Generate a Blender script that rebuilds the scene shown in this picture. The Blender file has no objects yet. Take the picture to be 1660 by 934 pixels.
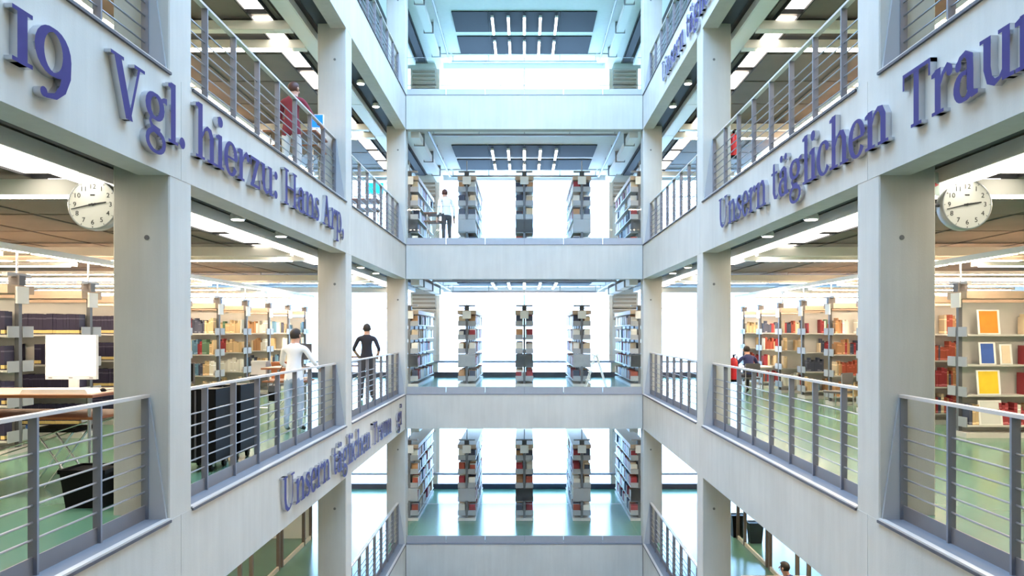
import bpy, bmesh, math, random
from mathutils import Vector, Matrix
random.seed(7)
PI = math.pi
SC = bpy.context.scene
COL = SC.collection

# ------------------------------------------------------------------ camera
F = 1255.0                      # focal length in pixels of the 1660x934 frame
CAMZ = 1.78
cd = bpy.data.cameras.new('camera'); cam = bpy.data.objects.new('camera', cd); COL.objects.link(cam)
cd.sensor_width = 36.0; cd.lens = 36.0 * F / 1660.0
cd.shift_x = -20.0 / 1660.0; cd.shift_y = 70.0 / 1660.0
cd.clip_start = 0.05; cd.clip_end = 300
cam.location = (0, 0, CAMZ); cam.rotation_euler = (PI / 2, 0, 0)
SC.camera = cam

# ------------------------------------------------------------------ sky and exposure
w = bpy.data.worlds.new('sky'); SC.world = w; w.use_nodes = True
bg = w.node_tree.nodes['Background']
bg.inputs[0].default_value = (0.37, 0.63, 1.0, 1); bg.inputs[1].default_value = 2.4
SC.view_settings.view_transform = 'Standard'; SC.view_settings.look = 'None'
SC.view_settings.gamma = 1; SC.view_settings.use_curve_mapping = False
SC.view_settings.exposure = 2.58
SC.cycles.max_bounces = 8; SC.cycles.diffuse_bounces = 5; SC.cycles.glossy_bounces = 3
SC.cycles.transparent_max_bounces = 12; SC.cycles.sample_clamp_indirect = 6.0
LAMP = 1.0                      # common factor of all lamps

# ------------------------------------------------------------------ materials
def newmat(name):
    m = bpy.data.materials.new(name); m.use_nodes = True
    return m, m.node_tree.nodes, m.node_tree.links, m.node_tree.nodes['Principled BSDF']
def plain(name, col, rough=.6, metal=0.0, var=.06, scale=8.0):
    m, n, l, b = newmat(name)
    tc = n.new('ShaderNodeTexCoord'); no = n.new('ShaderNodeTexNoise'); no.inputs['Scale'].default_value = scale
    no.inputs['Detail'].default_value = 4
    mx = n.new('ShaderNodeMix'); mx.data_type = 'RGBA'
    mx.inputs[6].default_value = tuple(c * (1 - var) for c in col) + (1,)
    mx.inputs[7].default_value = tuple(min(1, c * (1 + var)) for c in col) + (1,)
    l.new(tc.outputs['Object'], no.inputs['Vector']); l.new(no.outputs['Fac'], mx.inputs[0])
    l.new(mx.outputs[2], b.inputs['Base Color'])
    b.inputs['Roughness'].default_value = rough; b.inputs['Metallic'].default_value = metal
    return m
def emit(name, col, s):
    m, n, l, b = newmat(name)
    b.inputs['Base Color'].default_value = tuple(.12 * c for c in col) + (1,)
    b.inputs['Emission Color'].default_value = col + (1,); b.inputs['Emission Strength'].default_value = s
    return m
def concrete(name, c0, c1):
    m, n, l, b = newmat(name)
    g = n.new('ShaderNodeNewGeometry')
    mp = n.new('ShaderNodeMapping'); mp.inputs['Scale'].default_value = (7, 7, .55)
    l.new(g.outputs['Position'], mp.inputs['Vector'])
    a = n.new('ShaderNodeTexNoise'); a.inputs['Scale'].default_value = 1.0; a.inputs['Detail'].default_value = 6; a.inputs['Roughness'].default_value = .65
    l.new(mp.outputs['Vector'], a.inputs['Vector'])
    c = n.new('ShaderNodeTexNoise'); c.inputs['Scale'].default_value = 1.3; c.inputs['Detail'].default_value = 5
    l.new(g.outputs['Position'], c.inputs['Vector'])
    ad = n.new('ShaderNodeMath'); ad.operation = 'ADD'; l.new(a.outputs['Fac'], ad.inputs[0]); l.new(c.outputs['Fac'], ad.inputs[1])
    r = n.new('ShaderNodeValToRGB'); r.color_ramp.elements[0].position = .38; r.color_ramp.elements[1].position = .62
    r.color_ramp.elements[0].color = c0 + (1,); r.color_ramp.elements[1].color = c1 + (1,)
    hf = n.new('ShaderNodeMath'); hf.operation = 'MULTIPLY'; hf.inputs[1].default_value = .5
    l.new(ad.outputs[0], hf.inputs[0]); l.new(hf.outputs[0], r.inputs['Fac']); l.new(r.outputs['Color'], b.inputs['Base Color'])
    b.inputs['Roughness'].default_value = .75
    f = n.new('ShaderNodeTexNoise'); f.inputs['Scale'].default_value = 60; l.new(g.outputs['Position'], f.inputs['Vector'])
    bp = n.new('ShaderNodeBump'); bp.inputs['Strength'].default_value = .08; bp.inputs['Distance'].default_value = .01
    l.new(f.outputs['Fac'], bp.inputs['Height']); l.new(bp.outputs['Normal'], b.inputs['Normal'])
    return m
def glassmat(name, tint, gloss=.06):
    m, n, l, b = newmat(name)
    n.remove(b)
    out = n['Material Output']
    t = n.new('ShaderNodeBsdfTransparent'); t.inputs[0].default_value = tint + (1,)
    g = n.new('ShaderNodeBsdfGlossy'); g.inputs['Roughness'].default_value = .02
    mx = n.new('ShaderNodeMixShader'); mx.inputs[0].default_value = gloss
    l.new(t.outputs[0], mx.inputs[1]); l.new(g.outputs[0], mx.inputs[2]); l.new(mx.outputs[0], out.inputs['Surface'])
    return m
M = {}
M['concrete'] = concrete('pale concrete', (.46, .435, .385), (.525, .50, .445))
M['joint'] = plain('dark joint', (.05, .05, .055), .8)
M['hole'] = plain('formwork hole', (.16, .15, .14), .9)
M['floor'] = plain('mint green linoleum', (.10, .225, .155), .2, var=.10, scale=.7)
M['ground'] = plain('pale stone floor', (.55, .54, .50), .4)
M['ceil'] = plain('dark ceiling', (.13, .12, .115), .85)
M['panel'] = plain('grey brown ceiling panel', (.17, .148, .132), .8, var=.2, scale=1.5)
M['ceil_white'] = plain('white end ceiling', (.72, .71, .66), .8)
M['black_panel'] = plain('black acoustic panel', (.010, .010, .013), .8)
M['white'] = plain('white paint', (.80, .80, .78), .5, var=.02)
M['wall'] = plain('white plaster', (.74, .72, .67), .8, var=.03)
M['steel'] = plain('grey railing steel', (.175, .175, .20), .42, .2, var=.05)
M['rod'] = plain('steel rod', (.24, .235, .24), .35, .5, var=.04)
M['handrail'] = plain('pale handrail', (.50, .44, .39), .35, .1, var=.04)
M['sill'] = plain('grey sill plate', (.165, .165, .18), .5, .1)
M['sill_edge'] = plain('dark sill edge', (.07, .06, .065), .6)
M['kick'] = plain('grey kick plate', (.15, .14, .145), .5, .1)
M['gusset'] = plain('grey end plate', (.35, .355, .365), .5, .0, var=.03)
M['strip'] = plain('grey end strip', (.38, .385, .40), .4, .3)
M['glass'] = glassmat('clear glass', (.975, .99, .985), .035)
M['window_glass'] = glassmat('window glass', (.97, .99, 1.0), .04)
M['mullion'] = plain('beige window frame', (.74, .64, .52), .6)
M['slat'] = plain('brown louvre slat', (.36, .29, .22), .6)
M['base_dark'] = plain('dark radiator strip', (.05, .055, .08), .6)
M['radiator'] = plain('white sill wall', (.72, .72, .69), .6)
M['sillgrey'] = plain('grey window sill', (.30, .30, .33), .5)
M['lamp_warm'] = emit('warm lamp diffuser', (1.0, .80, .58), 14.0 * LAMP)
M['lamp_soft'] = emit('soft lamp diffuser', (1.0, .92, .80), 1.2 * LAMP)
M['lamp_mid'] = emit('neutral lamp diffuser', (1.0, .90, .74), 4.0 * LAMP)
M['duct'] = plain('white duct', (.74, .72, .66), .5, var=.02)
M['tray'] = plain('black cable tray', (.03, .03, .035), .7)
M['shelf'] = plain('pale shelf steel', (.58, .57, .54), .5, .1, var=.03)
M['shelf_beige'] = plain('beige shelf top', (.50, .37, .27), .6)
M['bracket'] = plain('grey bracket plate', (.36, .38, .41), .5, .1)
M['post'] = plain('dark grey upright', (.15, .155, .17), .5, .3)
M['violet'] = plain('violet letter face', (.030, .021, .135), .5, 0, var=.08)
M['violet'].node_tree.nodes['Principled BSDF'].inputs['Specular IOR Level'].default_value = .12
M['chrome'] = plain('polished letter edge', (.60, .60, .64), .16, .95, var=.03)
M['wood'] = plain('orange brown wood', (.24, .075, .022), .5, var=.15, scale=14)
M['black'] = plain('black plastic', (.004, .004, .0045), .45)
M['black'].node_tree.nodes['Principled BSDF'].inputs['Specular IOR Level'].default_value = .12
M['darkgrey'] = plain('dark grey plastic', (.07, .07, .075), .5)
M['grey'] = plain('mid grey metal', (.33, .33, .34), .45, .3)
M['silver'] = plain('silver tube', (.55, .55, .56), .25, .9)
M['red'] = plain('signal red', (.62, .015, .02), .35)
M['clock_face'] = plain('clock face', (.62, .62, .56), .4, var=.02)
M['clock_rim'] = plain('clock rim', (.36, .38, .38), .35, .6)
M['ink'] = plain('black ink', (.015, .015, .015), .6)
M['sign'] = plain('pale sign', (.60, .72, .66), .5)
M['screen_white'] = emit('lit white screen', (1, 1, 1), 1.2)
M['screen_blue'] = emit('lit blue screen', (.0, .12, .85), .5)
M['screen_cyan'] = emit('lit cyan screen', (.0, .40, .80), .6)
M['door_frame'] = plain('brown door frame', (.12, .095, .08), .5)
M['door_rail'] = plain('cream door rail', (.66, .60, .48), .5)
M['skin'] = plain('skin', (.55, .30, .21), .55)
M['hair_dark'] = plain('dark hair', (.022, .015, .013), .6)
M['hair_red'] = plain('auburn hair', (.07, .02, .012), .6)
M['cl_white'] = plain('white shirt', (.80, .80, .82), .8, var=.03)
M['cl_jeans'] = plain('light blue jeans', (.36, .45, .58), .85, var=.15)
M['cl_black'] = plain('black shirt', (.018, .018, .03), .85)
M['cl_trouser'] = plain('charcoal trousers', (.035, .033, .04), .85)
M['cl_red'] = plain('dark red jumper', (.20, .022, .035), .9, var=.15)
M['cl_pale'] = plain('pale trousers', (.62, .60, .60), .85)
M['cl_navy'] = plain('navy jacket', (.035, .04, .13), .85)
M['shoe'] = plain('black shoes', (.015, .014, .014), .5)

# ------------------------------------------------------------------ mesh helpers
class MB:
    def __init__(s): s.v = []; s.f = []; s.mi = []
    def face(s, idx, mi=0): s.f.append(idx); s.mi.append(mi)
    def box(s, x0, x1, y0, y1, z0, z1, mi=0):
        x0, x1 = min(x0, x1), max(x0, x1); y0, y1 = min(y0, y1), max(y0, y1); z0, z1 = min(z0, z1), max(z0, z1)
        o = len(s.v)
        s.v += [(x0, y0, z0), (x1, y0, z0), (x1, y1, z0), (x0, y1, z0), (x0, y0, z1), (x1, y0, z1), (x1, y1, z1), (x0, y1, z1)]
        for q in ((0, 3, 2, 1), (4, 5, 6, 7), (0, 1, 5, 4), (1, 2, 6, 5), (2, 3, 7, 6), (3, 0, 4, 7)):
            s.face([o + i for i in q], mi)
        return s
    def tube(s, p0, p1, r, n=8, r1=None, mi=0):
        p0, p1 = Vector(p0), Vector(p1); d = (p1 - p0).normalized()
        a = d.orthogonal().normalized(); b = d.cross(a); r1 = r if r1 is None else r1
        o = len(s.v)
        for p, rr in ((p0, r), (p1, r1)):
            for k in range(n):
                t = 2 * PI * k / n; q = p + a * (rr * math.cos(t)) + b * (rr * math.sin(t)); s.v.append(tuple(q))
        for k in range(n):
            j = (k + 1) % n; s.face([o + k, o + j, o + n + j, o + n + k], mi)
        s.face([o + k for k in range(n)][::-1], mi); s.face([o + n + k for k in range(n)], mi)
        return s
    def bar(s, p0, p1, wx, wz, mi=0):        # rectangular bar between two points
        p0, p1 = Vector(p0), Vector(p1); d = (p1 - p0).normalized()
        up = Vector((0, 0, 1)) if abs(d.z) < .9 else Vector((0, 1, 0))
        a = d.cross(up).normalized() * (wx / 2); b = a.cross(d).normalized() * (wz / 2)
        o = len(s.v)
        for p in (p0, p1):
            for sa, sb in ((-1, -1), (1, -1), (1, 1), (-1, 1)): s.v.append(tuple(p + a * sa + b * sb))
        for q in ((0, 3, 2, 1), (4, 5, 6, 7), (0, 1, 5, 4), (1, 2, 6, 5), (2, 3, 7, 6), (3, 0, 4, 7)):
            s.face([o + i for i in q], mi)
        return s
    def prism(s, poly, y0, y1, mi=0, mside=None):   # polygon in xz, front at y0
        o = len(s.v); n = len(poly); mside = mi if mside is None else mside
        for y in (y0, y1):
            for x, z in poly: s.v.append((x, y, z))
        s.face([o + k for k in range(n)], mi); s.face([o + n + k for k in range(n)][::-1], mside)
        for k in range(n):
            j = (k + 1) % n; s.face([o + k, o + n + k, o + n + j, o + j], mside)
        return s
    def lathe(s, prof, c=(0, 0, 0), n=16, axis='z', mi=0):
        o = len(s.v)
        for r, h in prof:
            for k in range(n):
                t = 2 * PI * k / n; a, b = r * math.cos(t), r * math.sin(t)
                p = (a, b, h) if axis == 'z' else ((a, h, b) if axis == 'y' else (h, a, b))
                s.v.append(tuple(p[i] + c[i] for i in range(3)))
        m = len(prof)
        for i in range(m - 1):
            for k in range(n):
                j = (k + 1) % n; s.face([o + i * n + k, o + i * n + j, o + (i + 1) * n + j, o + (i + 1) * n + k], mi)
        s.face([o + k for k in range(n)][::-1], mi); s.face([o + (m - 1) * n + k for k in range(n)], mi)
        return s
    def mesh(s, name, mats, fix=True):
        me = bpy.data.meshes.new(name); me.from_pydata(s.v, [], s.f); me.update()
        for m in (mats if isinstance(mats, (list, tuple)) else [mats]): me.materials.append(M[m] if isinstance(m, str) else m)
        if any(s.mi): me.polygons.foreach_set('material_index', s.mi)
        if fix:
            bm = bmesh.new(); bm.from_mesh(me); bmesh.ops.recalc_face_normals(bm, faces=bm.faces); bm.to_mesh(me); bm.free()
        return me
    def build(s, name, mats, parent=None, loc=None):
        return obj(name, s.mesh(name, mats), parent, loc)
def obj(name, me, parent=None, loc=None, rz=0):
    o = bpy.data.objects.new(name, me); COL.objects.link(o)
    if parent is not None: o.parent = parent
    if loc is not None: o.location = loc
    if rz: o.rotation_euler = (0, 0, rz)
    return o
def tag(o, label, cat=None, group=None, kind=None):
    o['label'] = label
    if cat: o['category'] = cat
    if group: o['group'] = group
    if kind: o['kind'] = kind
    return o
def thing(name, label, cat, loc=(0, 0, 0), rz=0, group=None):
    return tag(obj(name, None, None, loc, rz), label, cat, group)
def struct(name, label, me, loc=None, rz=0):
    o = obj(name, me, None, loc, rz); o['kind'] = 'structure'; o['label'] = label
    return o
KIDS = {}
def copy_tree(o, parent=None):
    c = o.copy(); COL.objects.link(c); c.parent = parent
    for ch in o.children: copy_tree(ch, c)
    return c
def smooth(o):
    for p in o.data.polygons: p.use_smooth = True
    return o
def BX(*a, mats='concrete', name='m'): return MB().box(*a).mesh(name, mats)

LV = {0: -4.2, 1: 0.0, 2: 4.2, 3: 8.4}
LEV = {-1: 'ground level', 0: 'lowest gallery', 1: 'clock gallery', 2: 'upper gallery', 3: 'topmost gallery'}
SIDE = {-1: 'Vgl. side', 1: 'Traum side'}
BAY = {0: 'clock bay', 1: 'middle bay', 2: 'end bay'}
FZ = 0.05                      # floor finish above the beam top
W = 3.333; BT = .29; BH = .955; PW = .53; PD = .48
PY = [.07, 7.27, 14.47, 21.70]  # near face of each pillar row
YE = 21.70                      # front of the end beams
YW = 29.1; YN = -7.3; XS = 16.2
RAILX = 3.545
CZ = 3.45                      # ceiling underside above level

# ------------------------------------------------------------------ structure
for i, z in [(-1, -8.4)] + list(LV.items()):
    me = MB()
    zt, zb = z + FZ, z - .2
    yb = YE + BT
    if i == -1:
        me.box(-XS, XS, YN, YW, zb, zt)
    else:
        me.box(-XS, -W - BT, YN, YW, zb, zt).box(W + BT, XS, YN, YW, zb, zt)
        me.box(-W - BT, W + BT, yb, YW, zb, zt).box(-W - BT, W + BT, YN, -.2, zb, zt)
    struct('floor', 'glossy mint green floor of the ' + LEV[i], me.mesh('floor', 'ground' if i == -1 else 'floor'))
for i, z in [(-1, -8.4)] + list(LV.items()):
    zc = z + CZ
    me = MB()
    me.box(-XS, -W - BT, YN, YW, zc, zc + .12).box(W + BT, XS, YN, YW, zc, zc + .12)
    me.box(-W - BT, W + BT, YN, -.2, zc, zc + .12)
    c2 = struct('ceiling', 'white ceiling of the end zone, ' + LEV[i], BX(-W - BT, W + BT, YE + BT, YW, zc, zc + .12, mats='ceil_white', name='ceiling'))
    c = struct('ceiling', 'dark service ceiling over the ' + LEV[i], me.mesh('ceiling', 'ceil'))
    if i in (1, 2, 3):            # real panels, hung below the slab
        for s in (-1, 1):
            pm = BX(-.56, .56, -.86, .86, -.02, 0, mats='panel', name='ceiling_panel')
            for a in range(6):
                for b in range(13):
                    obj('ceiling_panel', pm, c, (s * (5.1 + 1.2 * a), 6.4 + 1.8 * b, zc - .001 - .012 * random.random()))
        bpm = BX(-.57, .57, -.82, .82, -.03, 0, mats='black_panel', name='black_panel')
        for a in range(4):
            for b in range(2):
                obj('ceiling_panel', bpm, c2, (-1.725 + 1.15 * a, 25.15 + 2.05 * b, zc - .002))
        wm = BX(-.30, .30, -.45, .45, -.03, 0, mats='wall', name='beige_panel')
        for a in range(10):
            obj('ceiling_panel', wm, c2, (-2.97 + .66 * a, 28.5, zc - .002))
# roof slab round the open light well
me = MB().box(-XS, -W - BT, YN, YW, 12.35, 12.6).box(W + BT, XS, YN, YW, 12.35, 12.6).box(-W - BT, W + BT, YE + BT, YW, 12.35, 12.6).box(-W - BT, W + BT, YN, -.2, 12.35, 12.6)
struct('ceiling', 'roof slab around the open light well', me.mesh('roof', 'concrete'))
for s, nm in ((-1, 'left'), (1, 'right')):
    struct('wall_' + nm, 'pale side wall behind the book ranges, ' + SIDE[s], BX(s * XS, s * (XS + .3), YN, YW, -8.6, 12.6, mats='wall', name='wall'))
struct('wall_front', 'pale wall behind the near end of the galleries', BX(-XS, XS, YN - .3, YN, -8.6, 12.6, mats='wall', name='wall'))
# pillars with formwork holes
hole = MB().lathe([(.014, .012), (.024, .0), (.024, -.004), (.015, -.006)], n=12, axis='y').mesh('tie_hole', 'hole')
PILW = ['beside the near end beams', 'beside the hanging clock', 'between middle and end bays', 'at the end beams']
for s in (-1, 1):
    for k, y in enumerate(PY):
        b = MB(); c = .012
        x0, x1 = W, W + PW
        pts = [(x0 + c, y), (x1 - c, y), (x1, y + c), (x1, y + PD - c), (x1 - c, y + PD), (x0 + c, y + PD), (x0, y + PD - c), (x0, y + c)]
        pts = [(s * px, py) for px, py in pts]
        o = len(b.v)
        for zz in (-8.4, 12.6):
            for px, py in pts: b.v.append((px, py, zz))
        for q in range(8):
            j = (q + 1) % 8; b.face([q, j, 8 + j, 8 + q])
        b.face(list(range(8))); b.face(list(range(8, 16)))
        p = struct('pillar', 'square pale concrete pillar %s, %s' % (PILW[k], SIDE[s]), b.mesh('pillar', 'concrete'))
        for z in (-4.2, 0, 4.2, 8.4):
            obj('tie_hole', hole, p, (s * RAILX, y, z + 2.66))
# side beams, one cast element per bay
for s in (-1, 1):
    for i, z in list(LV.items()) + [(4, 12.6)]:
        for k in range(3):
            y0 = PY[k] + PD / 2 + .004 if k else PY[0]
            y1 = PY[k + 1] + PD / 2 - .004 if k < 2 else PY[3] + PD
            bm_ = MB().box(s * (W - .003), s * (W + BT), y0, y1, z - BH, z)
            struct('beam', 'pale concrete beam of the %s, edge of the %s, %s' % (BAY[k], LEV.get(i, 'roof'), SIDE[s]), bm_.mesh('beam', 'concrete'))
        for k in (1, 2):
            yy = PY[k] + PD / 2
            struct('trim_%d' % (1 + k), 'dark joint between two beams, %s, %s' % (LEV.get(i, 'roof'), SIDE[s]), BX(s * (W + .004), s * (W + .1), yy - .006, yy + .006, z - BH, z, mats='joint', name='joint'))
for i, z in list(LV.items()) + [(4, 12.6)]:
    b = struct('beam', 'blue-grey concrete beam at the end, edge of the ' + LEV.get(i, 'roof'), BX(-W + .02, W - .02, YE, YE + BT, z - BH, z))
    for s in (-1, 1):
        MB().box(s * (W - .10), s * (W - .003), YE - .006, YE + .02, z - BH, z - BH + .42).build('joint_plate', 'joint', b) if False else None
        MB().box(s * (W - .022), s * (W - .002), YE + .03, YE + .2, z - BH, z).build('joint', 'joint', b)
    struct('beam', 'pale concrete beam at the near end, edge of the ' + LEV.get(i, 'roof'), BX(-W, W, -.2, .09, z - BH, z))
# skylight glazing bars over the atrium
for k in range(9):
    tag(MB().box(-W - .2, W + .2, .6 + 2.6 * k, .68 + 2.6 * k, 12.62, 12.8).build('skylight_bar', 'white'), 'white glazing bar across the atrium skylight', 'beam', 'skylight bars')['kind'] = 'structure'
# window walls
wn = 0
def window_wall(y, z, xs, lab):
    global wn
    wn += 1
    sg = 1 if y > 0 else -1
    g = obj('window_%d' % wn, None); g['kind'] = 'structure'; g['label'] = lab
    g.location = (0, y, z)
    for a, b in zip(xs[:-1], xs[1:]):
        if 3.2 < min(abs(a), abs(b)) < 3.3 and max(abs(a), abs(b)) < 4.5: MB().box(a, b, 0, .15, .1 + FZ, .60).build('sill_wall', 'mullion', g)
        else: MB().box(a + .03, b - .03, .06, .066, .24, .60).build('low_pane', 'window_glass', g)
    MB().box(-XS, XS, -sg * .02, sg * .15, FZ - .02, .24).build('radiator_strip', 'base_dark', g)
    MB().box(-XS, XS, -sg * .16, sg * .15, .60, .67).build('window_sill', 'sillgrey', g)
    MB().box(-XS, XS, 0, sg * .15, 3.25, 3.6).build('window_head', 'wall', g)
    tr = BX(-XS, XS, .02, sg * .10, 2.62, 2.66, mats='white', name='transom'); obj('transom', tr, g)
    for a, b in zip(xs[:-1], xs[1:]):
        if 3.2 < min(abs(a), abs(b)) < 3.3 and max(abs(a), abs(b)) < 4.5:
            MB().box(a, b, .02, .12, .67, 3.25).build('pier', 'wall', g); continue
        MB().box(a + .03, b - .03, .06, .066, .67, 3.25).build('pane', 'window_glass', g)
    for x in xs:
        wd = .06 if abs(abs(x) - 3.25) < .1 else .025
        MB().box(x - wd, x + wd, -sg * .02, sg * .13, .60, 3.25).build('mullion', 'mullion', g)
    return g
XW = [-16.1, -12.9, -9.7, -6.5, -4.25, -3.25, 0, 3.25, 4.25, 6.5, 9.7, 12.9, 16.1]
for i, z in [(-1, -8.4)] + list(LV.items()):
    g = window_wall(YW, z, XW, 'overexposed window wall at the far end of the ' + LEV[i])
    MB().box(-XS, XS, YW - YW, .3, 3.6, 4.2 - .2).build('spandrel', 'wall', g)
    for s in (-1, 1):           # slatted louvre beside the big window
        for q in range(7):
            zz = 2.2 + .15 * q
            MB().box(s * 3.35, s * 4.2, -.05, -.02, zz, zz + .07).build('louvre_slat', 'slat', g)

# ------------------------------------------------------------------ railings
def make_railing(ylen, n):
    """railing along +y from 0, thin side +x towards the atrium"""
    t = thing('railing', '', 'railing')
    st = ylen / n
    pm = BX(-.034, .034, -.012, .012, .0, 1.155, mats='steel', name='post')
    for k in range(n + 1):
        y = min(max(k * st, .03), ylen - .03)
        obj('post', pm, t, (0, y, 0))
    rm = MB().tube((0, 0, 0), (0, ylen, 0), .0085, 6).mesh('rod', 'rod')
    for k in range(6): obj('rod', rm, t, (0, 0, .274 + .124 * k))
    MB().box(-.032, .032, 0, ylen, 1.155, 1.183).build('handrail', 'handrail', t)
    MB().box(-.006, .006, 0, ylen, .012, .15).build('kick_plate', 'kick', t)
    sp = MB().box(-.04, .212, 0, ylen, -.005, .018).build('sill_plate', 'sill', t)
    MB().box(.17, .226, 0, ylen, .0, .022).build('nosing', 'handrail', sp)
    MB().box(.2085, .236, 0, ylen, -.018, .006).build('drip_edge', 'sill_edge', sp)
    for y0, y1 in ((ylen - .03, ylen - .001), (.001, .03)):
        b = MB(); b.prism([(.03, .0), (.198, .0), (.036, 1.15), (.03, 1.15)], y0, y1)
        b.build('end_plate', 'gusset', t)
    return t
rail = make_railing(6.72, 8)
KIND = {}
first = True
for i in (0, 1, 2, 3):
    for k in ((1, 2) if i in (0, 3) else (0, 1, 2)):
        for s in (-1, 1):
            r = rail if first else copy_tree(rail); first = False
            if s < 0: r.location = (-RAILX, PY[k] + PD, LV[i] + .002); r.rotation_euler = (0, 0, 0)
            else:     r.location = (RAILX, PY[k + 1], LV[i] + .002); r.rotation_euler = (0, 0, PI)
            tag(r, 'grey steel railing in the %s of the %s, %s' % (BAY[k], LEV[i], SIDE[s]), 'railing', 'railings along the atrium')
# glass balustrades at the end beams
for i in (0, 1, 2, 3):
    t = thing('glass_balustrade', 'frameless glass balustrade on the end beam of the ' + LEV[i], 'balustrade', (0, YE + .16, LV[i]), group='glass balustrades at the end')
    wd = (2 * W - .04) / 6
    for k in range(6):
        x = -W + .02 + k * wd
        MB().box(x + .008, x + wd - .008, -.008, .008, .02, 1.1).build('glass_panel', 'glass', t)
        st = MB().box(x + .004, x + wd - .004, -.035, -.012, 0, .21).build('base_plate', 'strip', t)
    MB().box(-W + .02, W - .02, -.17, -.03, .001, .012).build('sill_edge', 'sill', t)
    MB().box(-W + .02, W - .02, -.01, .01, 1.1, 1.106).build('top_edge', 'silver', t)

# ------------------------------------------------------------------ lettering
ST, TH = .088, .030             # thick and thin stroke
XH, CAP, ASC = .36, .49, .56
def arcp(cx, cy, rx, ry, a0, a1, thick=ST, thin=TH, n=14):
    out = []
    for k in range(n + 1):
        a = math.radians(a0 + (a1 - a0) * k / n)
        out.append((cx + rx * math.cos(a), cy + ry * math.sin(a), thin + (thick - thin) * abs(math.cos(a)) ** 1.3))
    return out
def stem(x, y0, y1, serif_b=True, serif_t='flag', w_=ST):
    P = [('b', x - w_ / 2, y0, x + w_ / 2, y1)]
    if serif_b: P.append(('b', x - w_ / 2 - .045, y0, x + w_ / 2 + .045, y0 + .028))
    if serif_t == 'flag': P.append(('p', [(x - w_ / 2 - .05, y1 - .055), (x - w_ / 2 + .01, y1 - .06), (x - w_ / 2 + .03, y1), (x - w_ / 2 - .05, y1 - .025)]))
    if serif_t == 'full': P.append(('b', x - w_ / 2 - .045, y1 - .028, x + w_ / 2 + .045, y1))
    return P
def arch(x0, x1):
    return [('s', [(x0, XH * .62, TH), (x0 + (x1 - x0) * .25, XH * .86, TH), (x0 + (x1 - x0) * .55, XH * .955, .045), (x0 + (x1 - x0) * .82, XH * .90, .075), (x1, XH * .72, ST), (x1, XH * .4, ST), (x1, .0, ST)]),
            ('b', x1 - ST / 2 - .045, 0, x1 + ST / 2 + .045, .028)]
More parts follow.
